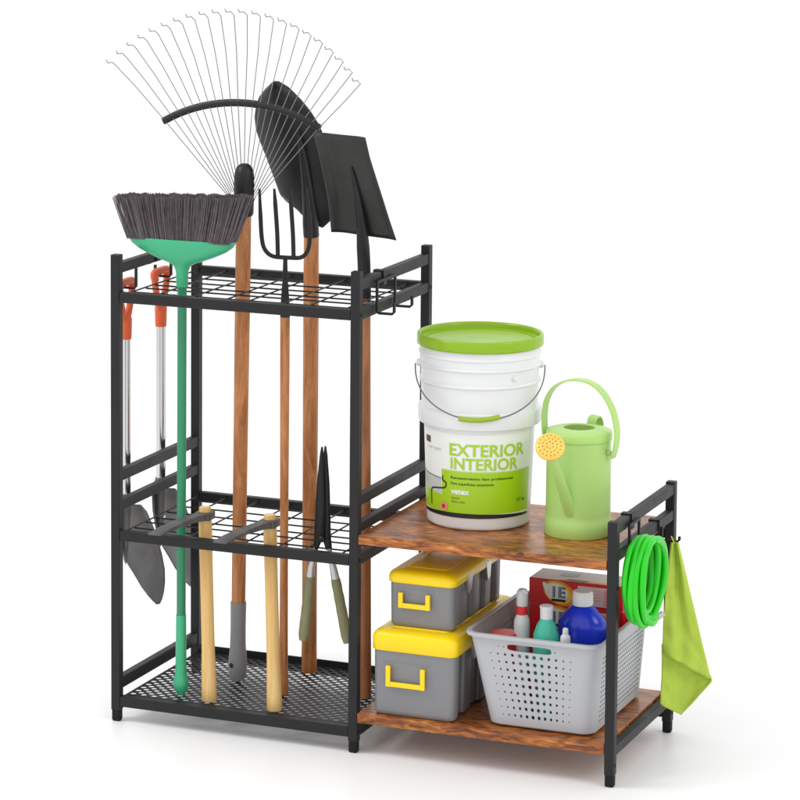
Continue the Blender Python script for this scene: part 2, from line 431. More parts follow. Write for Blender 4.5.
# round point shovel
y = 0.300
sh = thing('round_point_shovel', 'dark round point shovel with leaf shaped blade and thick brown handle', 'shovel', (0.281, y, ZT))
rows = [(1.2395, 0.197, 1.2395, 0.200), (1.237, 0.189, 1.2355, 0.208), (1.222, 0.172, 1.228, 0.223), (1.205, 0.158, 1.204, 0.250), (1.185, 0.151, 1.182, 0.270), (1.165, 0.148, 1.156, 0.288), (1.140, 0.151, 1.128, 0.301), (1.12, 0.158, 1.100, 0.309), (1.081, 0.175, 1.055, 0.316), (1.035, 0.194, 1.010, 0.3225), (1.012, 0.203, 0.985, 0.3240), (0.999, 0.216, 0.966, 0.315), (0.995, 0.236, 0.948, 0.296)]
blade(rows, lambda s, t: 0.022*s*s, lambda t: y+0.004-0.095*(1-t)**1.15, n=16, base=y).build('blade', STEEL, sh, solid=0.0022, subsurf=1)
MB().tube(bez([(0.2745, y-0.054, 1.143), (0.279, y-0.040, 1.098), (0.2815, y-0.024, 1.035), (0.281, y-0.009, 0.985), (0.281, y, 0.935)], 6), 0.01, 20,
          radii=[0.002+0.0138*min(1, (k/24)*1.15)**0.8 for k in range(25)]).build('socket', STEEL, sh)
sx_ = lambda z: 0.281
along([(0.0150, 0.0515), (0.0156, 0.055), (0.0150, 0.2), (0.0152, 0.5), (0.0156, 0.8), (0.0150, 0.937)], sx_, y).build('handle', WOODB, sh)
# square shovel
y = 0.180
sq = thing('square_shovel', 'square mouth shovel with wide grey blade behind the middle post', 'shovel', (0.449, y, ZT))
rows = [(1.160, 0.340, 1.155, 0.442), (1.120, 0.352, 1.117, 0.452), (1.078, 0.362, 1.077, 0.466), (1.038, 0.371, 1.038, 0.480), (1.0, 0.376, 0.998, 0.494), (0.9665, 0.379, 0.957, 0.5095)]
def sqd(s, t):
    e = max(0, abs(s)-0.55)/0.45
    return (-0.020*e*e if s < 0 else -0.010*e*e)+0.006*s*s
blade(rows, sqd, lambda t: y+0.002-0.095*(1-t)**1.2, n=20, base=y).build('blade', SQSTEEL, sq, solid=0.002)
kx = lambda z: 0.4425+(0.885-z)*0.008
MB().tube(bez([(0.4400, y-0.063, 1.100), (0.4420, y-0.042, 1.055), (0.4435, y-0.024, 1.0), (0.4430, y-0.011, 0.957), (0.4425, y-0.001, 0.90), (0.4435, y, 0.84)], 6), 0.01, 20,
          radii=[0.0015+0.0112*min(1, (k/30)*1.5)**0.9 for k in range(31)]).build('socket', STEEL, sq)
along([(0.0126, 0.0515), (0.0132, 0.056), (0.0128, 0.3), (0.0122, 0.848)], kx, y).build('handle', WOODD, sq)

# ------------------------------------------------------------------ garden fork
y = 0.134
fk = thing('garden_fork', 'dark four tine garden fork with thin brown handle', 'garden fork', (0.297, y, ZT))
for pts, n in (([(0.300, y, 0.916), (0.270, y, 0.917), (0.2535, y, 0.929), (0.2468, y, 0.952), (0.2455, y-0.004, 1.0), (0.2470, y-0.012, 1.048)], 1),
            ([(0.300, y, 0.916), (0.328, y, 0.918), (0.342, y, 0.930), (0.3475, y, 0.955), (0.348, y-0.004, 1.0), (0.346, y-0.012, 1.055)], 1),
            ([(0.281, y, 0.916), (0.2795, y, 0.96), (0.278, y-0.004, 1.005), (0.278, y-0.012, 1.05)], 0),
            ([(0.314, y, 0.916), (0.3125, y, 0.96), (0.311, y-0.004, 1.005), (0.311, y-0.012, 1.053)], 0)):
    q = bez(pts, 8); m_ = len(q)
    MB().tube(q, 0.0035, 12, radii=[0.0042 if i < m_*0.75 else 0.0042-0.0022*(i-m_*0.75)/(m_*0.25) for i in range(m_)], up=(0, 1, 0)).build('tine', STEEL, fk)
fx_ = lambda z: 0.2965
along([(0.0042, 0.914), (0.0045, 0.90), (0.0055, 0.87), (0.0075, 0.845), (0.0092, 0.82), (0.0098, 0.80)], fx_, y).build('socket', STEEL, fk)
along([(0.0090, 0.0515), (0.0100, 0.056), (0.0085, 0.12), (0.0080, 0.3), (0.0090, 0.6), (0.0096, 0.801)], fx_, y).build('handle', WOODB, fk)

# ------------------------------------------------------------------ two hand picks
def pick(label, x0, y, xt):
    t = thing('hand_pick', label, 'pick', (x0, y, ZT), 'hand picks with pale wooden handles')
    fx = lambda z: x0+(xt-x0)*(z-0.05)/0.37
    along([(0.0138, 0.0515), (0.0150, 0.054), (0.0148, 0.08), (0.0128, 0.16), (0.0126, 0.30), (0.0132, 0.40), (0.0120, 0.413), (0.0112, 0.434)], fx, y).build('handle', WOODP, t)
    mb = MB()
    mb.loft([rrect(xt-0.0155, xt+0.0155, y-0.016, y+0.018, 0.006, z) for z in (0.4105, 0.4255)])
    secs = []
    for s, hw, z0, z1, dx in ((0, 0.0125, 0.411, 0.425, 0), (0.2, 0.0110, 0.412, 0.424, 0.008), (0.5, 0.0118, 0.411, 0.420, 0.022), (0.8, 0.0135, 0.4065, 0.413, 0.036), (1, 0.0142, 0.402, 0.4055, 0.046)):
        yy = y-0.012-s*0.120; xx = xt-dx
        secs.append([(xx-hw, yy, z0), (xx+hw, yy, z0), (xx+hw, yy, z1), (xx-hw, yy, z1)])
    mb.loft(secs, smooth=False)
    mb.build('head', BLADE2, t, bevel=0.0012)
    return t
BLADE2 = mat('scuffed_dark_steel', (84, 82, 82), 0.45, 0.2, 0.5, bump=0.15, bscale=150, var=0.3, vscale=30)
pick('pale handled hand pick standing nearest the green broom', 0.182, 0.036, 0.172)
pick('pale handled hand pick standing between the rake and the garden fork', 0.323, 0.030, 0.3115)

# ------------------------------------------------------------------ hedge shears
y = 0.050
hs = thing('hedge_shears', 'hedge shears hanging blades up through the wire grid, olive grips', 'shears', (0.411, y, 0.19))
def flat(pts_l, pts_r, y, th):
    P = [[(l[0], y, l[1]), ((l[0]+r[0])/2, y-0.0022, (l[1]+r[1])/2), (r[0], y, r[1])] for l, r in zip(pts_l, pts_r)]
    return MB().grid(P)
flat([(0.4105, 0.571), (0.4075, 0.556), (0.4015, 0.50), (0.398, 0.44), (0.3965, 0.40), (0.3945, 0.372)], [(0.4116, 0.571), (0.4140, 0.556), (0.4165, 0.50), (0.418, 0.44), (0.4165, 0.40), (0.403, 0.370)], y, 0.003).build('blade', WIRE, hs, solid=0.0035)
flat([(0.4152, 0.572), (0.4130, 0.556), (0.4105, 0.50), (0.410, 0.44), (0.408, 0.40), (0.419, 0.370)], [(0.4163, 0.572), (0.4195, 0.556), (0.4245, 0.50), (0.4265, 0.44), (0.4275, 0.40), (0.4305, 0.372)], y+0.005, 0.003).build('blade', WIRE, hs, solid=0.0035)
MB().lathe([(0, 0.004), (0.004, 0.004), (0.0062, 0.002), (0.0062, 0)], (0.4115, y-0.003, 0.392), 16, axis=(0, -1, 0)).build('pivot_bolt', STEEL, hs)
for a, b, c_ in (((0.3985, 0.374), (0.3885, 0.335), (0.3735, 0.190)), ((0.4255, 0.374), (0.4355, 0.335), (0.4660, 0.195))):
    A, B, Cc = [Vector((p[0], y+0.001, p[1])) for p in (a, b, c_)]
    B2 = B.lerp(Cc, 0.13)
    MB().tube([A, B, B2], 0.006, 14, radii=[0.0045, 0.0072, 0.0082]).build('ferrule', SILVER, hs)
    pr_ = [B2.lerp(Cc, k/10) for k in range(11)]
    MB().tube(pr_, 0.01, 18, radii=[0.0088, 0.0098, 0.0092, 0.0100, 0.0096, 0.0102, 0.0100, 0.0106, 0.0106, 0.0108, 0.0085]).build('grip', OLIVE, hs)

# ------------------------------------------------------------------ orange handled shovels hung on the left side
def hung(label):
    x, y = -0.037, 0.115
    t = thing('hanging_shovel', label, 'shovel', (x, y, 0.16), 'orange handled shovels hung upside down on the left side')
    mb = MB()
    # D handle: grip bar along y, two arms into a socket
    mb.tube(bez([(x, y-0.026, 0.832), (x, y-0.030, 0.842), (x, y-0.026, 0.8475), (x, y, 0.8485), (x, y+0.026, 0.8475), (x, y+0.030, 0.842), (x, y+0.026, 0.832)], 5), 0.008, 14, up=(1, 0, 0))
    for s in (-1, 1):
        mb.tube(bez([(x, y+s*0.029, 0.840), (x, y+s*0.024, 0.815), (x, y+s*0.012, 0.785), (x, y+s*0.004, 0.765)], 6), 0.0068, 12, up=(1, 0, 0))
    mb.lathe([(0.0, 0.79), (0.009, 0.785), (0.0125, 0.775), (0.0118, 0.745), (0.0112, 0.735), (0, 0.735)], (x, y, 0), 20)
    mb.build('handle_grip', ORANGE, t)
    MB().lathe([(0.0096, 0.34), (0.0096, 0.737)], (x, y, 0), 24).build('shaft', CHROME, t)
    MB().lathe([(0, 0.425), (0.0100, 0.425), (0.0128, 0.415), (0.0135, 0.38), (0.010, 0.34), (0.004, 0.29), (0, 0.28)], (x-0.001, y, 0), 20).build('socket', BLADE, t)
    # blade, outline in the y-z plane, dished in x
    rows = [(0.412, 0.070, 0.388, 0.180), (0.395, 0.071, 0.37, 0.205), (0.365, 0.074, 0.335, 0.233), (0.326, 0.088, 0.30, 0.257), (0.29, 0.110, 0.265, 0.276), (0.252, 0.150, 0.232, 0.289), (0.220, 0.182, 0.205, 0.290), (0.195, 0.212, 0.185, 0.285), (0.178, 0.235, 0.172, 0.277), (0.166, 0.256, 0.164, 0.267)]
    m2 = blade(rows, lambda s, q: 0, lambda q: 0, n=12, base=0.0)
    n1 = 13
    for i, v in enumerate(m2.v):
        r_ = i//n1; c_ = i % n1; s = c_/12*2-1; q = r_/(len(m2.v)/n1-1)
        # stored as (x_as_y, 0, z)
        m2.v[i] = Vector((x-0.004-0.016*(1-s*s)*(0.4+0.6*math.sin(PI*min(1, q+0.15)))+0.006, v.x, v.z))
    m2.build('blade', BLADE, t, solid=0.002)
    return t
h1 = hung('orange D handled shovel with chrome shaft hanging nearest the front left post')
copy_thing(h1, (0, 0.160, 0), 'orange D handled shovel with chrome shaft hanging deeper in, behind the green broom handle')

# ------------------------------------------------------------------ paint bucket
BC = Vector((0.6735, 0.2013, 0.423)); TH = math.atan2(CAM.y-BC.y, CAM.x-BC.x)   # its label was turned to face the front right
TH = -1.2245
bk = thing('paint_bucket', 'tall white plastic paint bucket with lime lid reading EXTERIOR INTERIOR', 'bucket', BC)
bz = lambda z: z-0.0
R_ = lambda z: 0.0985+(z-0.423)*(0.1055-0.0985)/(0.616-0.423)
prof = [(0, 0.4232), (0.094, 0.4232), (0.0975, 0.4255), (0.0985, 0.430), (R_(0.5), 0.5), (R_(0.6), 0.6), (0.1060, 0.616), (0.1085, 0.6175), (0.1165, 0.619), (0.1175, 0.6215), (0.1185, 0.645), (0.1180, 0.6475), (0.1120, 0.6495), (0.1115, 0.651),
        (0.1128, 0.695), (0.1165, 0.6975), (0.1170, 0.699), (0.1165, 0.7005), (0.1130, 0.7025), (0.1132, 0.727), (0.1172, 0.7295), (0.1178, 0.731), (0.1172, 0.7325), (0.1136, 0.7345), (0.1140, 0.748), (0.1172, 0.750), (0.1175, 0.754), (0.1150, 0.757), (0.1148, 0.768)]
MB().lathe([(r, z) for r, z in prof], (BC.x, BC.y, 0), 96).build('body', WHITEP, bk, sharp=50)
lp = [(0.1165, 0.7660), (0.1188, 0.7655), (0.1208, 0.7675), (0.1212, 0.771), (0.1208, 0.7840), (0.1196, 0.7872), (0.1175, 0.7880), (0.1150, 0.7868), (0.1138, 0.783), (0.1130, 0.7765), (0.108, 0.7735), (0.104, 0.7745), (0.100, 0.7745), (0.097, 0.772), (0.03, 0.7725), (0, 0.7728)]
MB().lathe(lp, (BC.x, BC.y, 0), 96).build('lid', LIME, bk, sharp=50)
# ears, bail and grip
side = Vector((-math.sin(TH), math.cos(TH), 0)); front = Vector((math.cos(TH), math.sin(TH), 0))
# bail pivots a little behind the silhouette
for s in (-1, 1):
    q = BC+side*s*0.1155; q.z = 0.727
    MB().lathe([(0, 0.006), (0.005, 0.0055), (0.007, 0.004), (0.007, -0.004)], q, 20, axis=side*s).build('ear', WHITEP, bk)
MB().lathe([(0, 0.005), (0.004, 0.0048), (0.005, 0.003), (0.005, -0.003)], BC+side*0.066+front*0.095+Vector((0, 0, 0.717-0.423)), 14, axis=front+side*0.6).build('tab', WHITEP, bk)
pts = []
for k in range(41):
    a = -PI/2+PI*k/40
    P = BC+side*(math.sin(a)*0.1235)+front*(0.1265*math.cos(a)**0.85 if math.cos(a) > 0 else 0)
    P.z = 0.725-0.083*max(0, math.cos(a))**0.9
    pts.append(P)
bail = MB().tube(pts, 0.0014, 8, up=(0, 0, 1)).build('bail', mat('grey_wire', (120, 120, 122), 0.4, 0.5), bk)
gpts = [pts[i].lerp(pts[i+1], 0.0) for i in range(17, 26)]
gpts = [p_ - side*0.010 for p_ in gpts]
MB().tube(gpts, 0.0050, 14).build('bail_grip', mat('olive_lime_plastic', (150, 176, 36), 0.4), bail)
# label printed round the lower body
def cone(phi, z, off):
    a = TH+math.radians(phi); r = R_(z)+off
    return Vector((BC.x+math.cos(a)*r, BC.y+math.sin(a)*r, z))
def patch(p0, p1, z0, z1, off, n=40, top=None, bot=None, m=3):
    P = []
    for j in range(m+1):
        row = []
        for i in range(n+1):
            ph = p0+(p1-p0)*i/n
            a = bot(i, n) if bot else z0; b = top(i, n) if top else z1
            row.append(cone(ph, a+(b-a)*j/m, off))
        P.append(row)
    return MB().grid(P)
lab = patch(-100, 66, 0.4475, 0.6085, 0.0006, 90).build('label', LABELW, bk)
def teeth(i, n): return 0.5365+(0.0030 if i % 2 else -0.0012)
patch(-43, 66, 0.456, 0.536, 0.0010, 96, top=teeth).build('green_panel', LIMEINK, lab)
patch(-100, -43, 0.456, 0.50, 0.0010, 30, top=lambda i, n: 0.500-0.012*(i/n)).build('green_wall_print', LIMEINK, lab)
patch(-100, -44, 0.500, 0.524, 0.0009, 30, top=lambda i, n: 0.528-0.008*(i/n), bot=lambda i, n: 0.501-0.012*(i/n)).build('sofa_print', PALEINK, lab)
patch(-100, -44, 0.520, 0.524, 0.0011, 30, top=lambda i, n: 0.5285-0.008*(i/n), bot=lambda i, n: 0.526-0.008*(i/n)).build('sofa_line_print', GREYINK, lab)
patch(-100, 66, 0.4475, 0.4565, 0.0012, 80, bot=lambda i, n: 0.4475, top=lambda i, n: 0.4515+0.005*math.sin(PI*i/n)).build('black_band', BLACKINK, lab)
patch(-72, -61, 0.583, 0.5955, 0.0012, 6).build('badge_print', BROWNINK, lab)
def text_mesh(s, size=1.0, bold=0.0):
    cu = bpy.data.curves.new('txt', 'FONT'); cu.body = s; cu.size = size; cu.offset = bold; cu.resolution_u = 4
    o = bpy.data.objects.new('txt', cu); COL.objects.link(o)
    dg = bpy.context.evaluated_depsgraph_get(); dg.update()
    me = bpy.data.meshes.new_from_object(o.evaluated_get(dg))
    vs = [v.co.copy() for v in me.vertices]; fs = [tuple(p_.vertices) for p_ in me.polygons]
    bpy.data.objects.remove(o); bpy.data.curves.remove(cu); bpy.data.meshes.remove(me)
    xs = [v.x for v in vs]; ys = [v.y for v in vs]
    x0, x1, y0, y1 = min(xs), max(xs), min(ys), max(ys)
    return [((v.x-x0)/(x1-x0), (v.y-y0)/(y1-y0)) for v in vs], fs
def cone_text(s, p0, p1, z0, z1, material, name='lettering', bold=0.0, off=0.0016, parent=None):
    uv, fs = text_mesh(s, 1.0, bold)
    MB().add([cone(p0+(p1-p0)*u, z0+(z1-z0)*v, off) for u, v in uv], fs).build(name, material, parent or lab)
cone_text('EXTERIOR', -32, 53, 0.5665, 0.5905, LIMEINK, bold=0.018)
cone_text('INTERIOR', -31, 44, 0.5405, 0.5635, LIMEINK, bold=0.018)
cone_text('Revestimiento liso profesional', -31, 38, 0.5205, 0.5270, DGREENINK, bold=0.02)
cone_text('Para superficies exteriores', -31, 16, 0.5095, 0.5160, DGREENINK, bold=0.02)
cone_text('vetex', -31, -10, 0.4925, 0.5030, LABELW, bold=0.04)
cone_text('BASE', -30, -21, 0.4830, 0.4865, DGREENINK)
cone_text('blanco mate', -30, -15, 0.4765, 0.4805, DGREENINK)
cone_text('25 kg', 44, 58, 0.4755, 0.4830, DGREENINK)
cone_text('arqa', -66, -43, 0.571, 0.577, PALEINK)
def cone_strip(pts, wd, material, name, off=0.0018):
    """line drawn on the label; pts = (phi, z)"""
    mb = MB(); q = bez([(a, 0, b) for a, b in pts], 6)
    L_, R2 = [], []
    for i, P in enumerate(q):
        a, b = q[max(0, i-1)], q[min(len(q)-1, i+1)]
        t = Vector(((b.x-a.x)*0.0018, b.z-a.z)); t.normalize(); nn = Vector((-t.y, t.x))*wd/2
        L_.append(cone(P.x+nn.x/0.0018, P.z+nn.y, off)); R2.append(cone(P.x-nn.x/0.0018, P.z-nn.y, off))
    mb.grid([L_, R2]).build(name, material, lab)
cone_strip([(-41, 0.525), (-41.5, 0.517), (-37, 0.512), (-38.5, 0.503), (-46, 0.500), (-57, 0.497), (-61, 0.490), (-61, 0.464)], 0.0028, BLACKINK, 'roller_print')
def cone_disc(ph, z, r, material, name, off):
    MB().add([cone(ph+math.cos(2*PI*k/24)*r/0.0018, z+math.sin(2*PI*k/24)*r, off) for k in range(24)], [tuple(range(24))]).build(name, material, lab)
cone_disc(-40.5, 0.4665, 0.0090, SALMON, 'stamp_print', 0.0020)
cone_disc(-40.5, 0.4665, 0.0040, REDINK, 'stamp_centre_print', 0.0026)

# ------------------------------------------------------------------ watering can
cx, cy = 0.8815, 0.176
can = thing('watering_can', 'pale green watering can with hoop handle and golden rose', 'watering can', (cx, cy, 0.423))
MB().lathe([(0, 0.4232), (0.062, 0.4232), (0.0632, 0.425), (0.0624, 0.4535), (0.0614, 0.455), (0.0611, 0.465), (0.0605, 0.602), (0.0608, 0.6035), (0.0622, 0.6045), (0.0628, 0.607), (0.0626, 0.6180), (0.0612, 0.6205), (0.056, 0.6222), (0.036, 0.6258), (0.031, 0.6262), (0.0292, 0.6248), (0.029, 0.6120)], (cx, cy, 0), 64).build('body', CANG, can, sharp=50)
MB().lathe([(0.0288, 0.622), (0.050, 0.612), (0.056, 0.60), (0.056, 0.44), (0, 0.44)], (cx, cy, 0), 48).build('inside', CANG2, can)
sec = [(-0.0018, -0.0095), (0.0018, -0.0095), (0.0018, 0.0095), (-0.0018, 0.0095)]
hp = []
# hoop stands across the can, turned to the front right
hd = Vector((0.985, -0.17, 0)).normalized()
for a, z in ((-0.0645, 0.592), (-0.0665, 0.610), (-0.0680, 0.640), (-0.0640, 0.672), (-0.050, 0.698), (-0.026, 0.714), (0.002, 0.719), (0.028, 0.713), (0.050, 0.694), (0.066, 0.664), (0.0730, 0.630), (0.0715, 0.602), (0.0655, 0.578)):
    P = Vector((cx, cy, 0))+hd*(a*1.09 if abs(a) < 0.0665 else a*1.09); P.z = z-0.003; hp.append(P)
MB().sweep(bez(hp, 6), sec, up=hd, smooth=True).build('hoop_handle', CANG, can, sharp=40)
for s in (-1, 1):
    q = Vector((cx, cy, 0.598 if s < 0 else 0.584))+hd*s*0.063
    MB().lathe([(0, 0.0060), (0.0035, 0.0055), (0.0048, 0.003), (0.0048, -0.002)], q, 14, axis=hd*s).build('rivet', CANG, can)
# rear loop handle (ribbon)
bd = Vector((0.10, 0.99, 0)).normalized()
lp = []
for a, z in ((0.056, 0.612), (0.058, 0.627), (0.068, 0.633), (0.084, 0.632), (0.096, 0.618), (0.098, 0.595), (0.090, 0.55), (0.072, 0.505), (0.062, 0.490)):
    P = Vector((cx, cy, 0))+bd*a; P.z = z; lp.append(P)
sec2 = [(-0.0013, -0.0085), (0.0013, -0.0085), (0.0013, 0.0085), (-0.0013, 0.0085)]
MB().sweep(bez(lp, 6), sec2, up=(0, 1, 0)).build('rear_handle', CANG, can)
# spout to the front
S0 = Vector((cx+0.002, cy-0.052, 0.474)); S1 = Vector((0.8660, 0.052, 0.605))
sd = (S1-S0).normalized()
n_ = 20
MB().tube([S0.lerp(S1, k/n_) for k in range(n_+1)], 0.01, 20, radii=[0.0128-0.0053*(k/n_)**0.7 for k in range(n_+1)], up=(1, 0, 0)).build('spout', CANG, can)
rd = Vector((0.25, -0.80, 0.62)).normalized()
MB().lathe([(0.0078, -0.022), (0.012, -0.016), (0.022, -0.006), (0.0268, 0.0), (0.0268, 0.003)], S1+rd*0.012, 32, axis=rd).build('rose_cup', CANG, can)
rose = MB().lathe([(0.0272, -0.0005), (0.0274, 0.0035), (0.0255, 0.0058), (0.020, 0.0075), (0.010, 0.0088), (0, 0.0092)], S1+rd*0.012, 36, axis=rd).build('rose', BRASS, can)
mb = MB(); qq = rd.to_track_quat('Z', 'Y')
for rr, cnt in ((0.0065, 6), (0.0135, 12), (0.0205, 17)):
    for k in range(cnt):
        a = 2*PI*k/cnt+rr*90; hh = 0.0093-(rr/0.0205)**2*0.0018
        cpt = S1+rd*0.012+qq @ Vector((math.cos(a)*rr, math.sin(a)*rr, hh))
        mb.lathe([(0, 0.0004), (0.0010, 0.0003), (0.0012, -0.0006)], cpt, 8, axis=rd)
mb.build('rose_holes', mat('rose_hole', (110, 74, 20), 0.8), rose)

# ------------------------------------------------------------------ toolboxes
def toolbox(label, x0, x1, y0, y1, z0, zl, z1, hx0, hx1, hz0, hz1):
    t = thing('toolbox', label, 'toolbox', ((x0+x1)/2, (y0+y1)/2, z0), 'grey toolboxes with yellow lids')
    mb = MB(); d = 0.009
    core = [rrect(x0+d+a, x1-d-a, y0+0.006, y1-0.006, 0.006, z) for a, z in ((0.002, z0+0.003), (0, zl))]
    mb.loft(core)
    for ya, yb in ((y0, y0+0.036), (y1-0.036, y1)):
        mb.loft([rrect(x0+a, x1-a, ya+b, yb-b, 0.012, z) for a, b, z in ((0.005, 0.004, z0), (0.0015, 0.0012, z0+0.003), (0.0008, 0.0006, z0+0.010), (0, 0, zl-0.012), (0, 0, zl))], smooth=True)
    L_ = y1-y0
    for k in range(1, 4):   # upright ribs on the long sides
        yc = y0+L_*k/4
        mb.loft([rrect(x0+0.003+a, x1-0.003-a, yc-0.020, yc+0.020, 0.005, z) for a, z in ((0.003, z0+0.002), (0, zl))])
    body = mb.build('body', TOOLG, t, sharp=45)
    lid = MB().loft([rrect(x0-0.004+a, x1+0.004-a, y0-0.004+a, y1+0.004-a, 0.016, z, 7) for a, z in ((0.002, zl-0.003), (0, zl-0.001), (0, z1-0.014), (0.0012, z1-0.009), (0.0045, z1-0.0045), (0.010, z1-0.0015), (0.018, z1))], smooth=True).build('lid', YELLOW, t, sharp=60)
    # raised panel on the lid
    MB().loft([rrect(x0+0.022+a, x1-0.022-a, y0+0.030+a, y1-0.030-a, 0.010, z) for a, z in ((0, z1-0.0005), (0.0005, z1+0.0010), (0.002, z1+0.0018))]).build('lid_panel', YELLOW, lid, sharp=60)
    # carrying handle: thick U held off the front face by two stubs
    s_ = 0.0058; yf = y0-0.0065
    hn = MB()
    pts = [(hx0, hz1), (hx0, hz0), (hx1, hz0-0.002), (hx1, hz1-0.001)]
    sec = [(-s_/2, -0.0048), (s_/2, -0.0048), (s_/2, 0.0048), (-s_/2, 0.0048)]
    q = [Vector((a, yf, b)) for a, b in pts]
    w_ = 0.0088
    hn.box((hx0, yf-0.003, hz0), (hx0+w_, yf+0.003, hz1)); hn.box((hx1-w_, yf-0.003, hz0), (hx1, yf+0.003, hz1)); hn.box((hx0+w_-0.0005, yf-0.0026, hz0+0.0003), (hx1-w_+0.0005, yf+0.0026, hz0+0.0096))
    for xx in (hx0+0.002, hx1-w_+0.002): hn.box((xx, yf+0.002, hz1-0.007), (xx+0.0048, y0+0.004, hz1-0.002))
    hn.build('handle', YELLOW, t, bevel=0.0012)
    em = MB()
    em.tube(rrect(hx0-0.004, hx1+0.004, 0, 1, 0.004, 0, 2)[:0] or [(hx0-0.006, y0+0.0005, hz1+0.004), (hx0-0.004, y0+0.0005, hz1+0.008), (hx1+0.004, y0+0.0005, hz1+0.0075), (hx1+0.006, y0+0.0005, hz1+0.0035)], 0.0014, 8)
    em.lathe([(0, 0.0012), (0.003, 0.001), (0.0036, 0)], (hx0+0.018, y0, hz1-0.004), 14, axis=(0, -1, 0))
    em.build('embossing', TOOLG, body)
    for k in (0.30, 0.68):   # metal latches on the right side
        yc = y0+L_*k
        MB().add([(x1+0.0045, yc-0.016, zl+0.008), (x1+0.0045, yc+0.016, zl+0.008), (x1+0.0040, yc+0.010, zl-0.024), (x1+0.0040, yc-0.004, zl-0.030),
                  (x1-0.002, yc-0.016, zl+0.008), (x1-0.002, yc+0.016, zl+0.008), (x1-0.002, yc+0.010, zl-0.024), (x1-0.002, yc-0.004, zl-0.030)],
                 [(0, 3, 2, 1), (0, 1, 5, 4), (1, 2, 6, 5), (2, 3, 7, 6), (3, 0, 4, 7), (4, 5, 6, 7)]).build('latch', SILVER, t, bevel=0.001)
    return t
toolbox('larger grey toolbox with yellow lid standing on the lower shelf board', 0.537, 0.700, 0.002, 0.350, 0.0795, 0.2065, 0.2425, 0.566, 0.644, 0.137, 0.177)
toolbox('smaller grey toolbox with yellow lid stacked on top of the larger toolbox', 0.557, 0.686, 0.032, 0.305, 0.2445, 0.3315, 0.3530, 0.5785, 0.642, 0.2825, 0.312)

# ------------------------------------------------------------------ basket
bt = thing('plastic_basket', 'light grey perforated plastic basket filled with cleaning bottles', 'basket', (0.86, 0.19, 0.0795))
ZB, ZR = 0.0800, 0.2530
def rect_at(t):
    """bounds at height fraction t"""
    return (0.762+(0.7235-0.762)*t, 0.9640+(0.9770-0.9640)*t, 0.022+(0.010-0.022)*t, 0.330+(0.334-0.330)*t)
RC = 0.024
def wallpt(sd_, u, t):
    x0, x1, y0, y1 = rect_at(t); r = RC
    if sd_ == 0: return Vector((x0+r+(x1-x0-2*r)*u, y0, 0)) 
    if sd_ == 1: return Vector((x1, y0+r+(y1-y0-2*r)*u, 0))
    if sd_ == 2: return Vector((x1-r-(x1-x0-2*r)*u, y1, 0))
    return Vector((x0, y1-r-(y1-y0-2*r)*u, 0))
def P3(sd_, u, t):
    p_ = wallpt(sd_, u, t); p_.z = ZB+(ZR-ZB)*t; return p_
mb = MB()
def cellhole(sd_, u0, u1, t0, t1, hr, vr, n=12, cu=None, ct=None, power=2):
    """rectangular cell with an elliptical hole; hr, vr as fractions of the cell's half sizes"""
    uc, tc_ = (u0+u1)/2, (t0+t1)/2; du, dt = (u1-u0)/2, (t1-t0)/2
    outer, inner = [], []
    per = []
    k4 = n//4
    for (ax, at), (bx_, bt_) in (((1, -1), (1, 1)), ((1, 1), (-1, 1)), ((-1, 1), (-1, -1)), ((-1, -1), (1, -1))):
        for q in range(k4): per.append((ax+(bx_-ax)*q/k4, at+(bt_-at)*q/k4))
    for a, b in per:
        outer.append(P3(sd_, uc+du*a, tc_+dt*b))
        an = math.atan2(b, a); ca, sa = math.cos(an), math.sin(an)
        e = 2/power
        inner.append(P3(sd_, uc+du*hr*math.copysign(abs(ca)**e, ca), tc_+dt*vr*math.copysign(abs(sa)**e, sa)))
    m_ = len(per)
    mb.add(outer+inner, [(k, (k+1) % m_, m_+(k+1) % m_, m_+k) for k in range(m_)])
def quadcell(sd_, u0, u1, t0, t1):
    mb.add([P3(sd_, u0, t0), P3(sd_, u1, t0), P3(sd_, u1, t1), P3(sd_, u0, t1)], [(0, 1, 2, 3)])
rowsT = [0.10+(0.855-0.10)*j/9 for j in range(10)]
for sd_ in (0, 2):
    ncol = 13; U0, U1 = 0.035, 0.905 if sd_ == 0 else 0.965
    quadcell(sd_, 0, 1, 0.03, rowsT[0]); quadcell(sd_, 0, U0, rowsT[0], 0.94); quadcell(sd_, U1, 1, rowsT[0], 0.94); quadcell(sd_, 0, 1, 0.94, 1.0)
    for j in range(9):
        for i in range(ncol-1):
            a = U0+(U1-U0)*i/(ncol-1); b = U0+(U1-U0)*(i+1)/(ncol-1)
            q = abs((i+0.5)/(ncol-1)-0.5)*2
            hr = 0.12+0.42*(1-q**1.4)
            hv = hr*((b-a)*(0.19))/((rowsT[1]-rowsT[0])*0.173)
            cellhole(sd_, a, b, rowsT[j], rowsT[j+1], hr, min(0.8, hv*1.05))
    # top band with the handle slot
    ua, ub = U0+(U1-U0)*0.24, U0+(U1-U0)*0.745
    for i in range(2):
        pass
    quadcell(sd_, U0, ua-0.11, rowsT[9], 0.94)
    cellhole(sd_, ua-0.11, ua-0.055, rowsT[9], 0.94, 0.2, 0.2); cellhole(sd_, ua-0.055, ua, rowsT[9], 0.94, 0.2, 0.2)
    cellhole(sd_, ua, ub, rowsT[9]-0.0, 0.94, 0.98, 0.86, n=40, power=4.5)
    cellhole(sd_, ub, ub+0.06, rowsT[9], 0.94, 0.2, 0.2)
    quadcell(sd_, ub+0.06, U1, rowsT[9], 0.94)
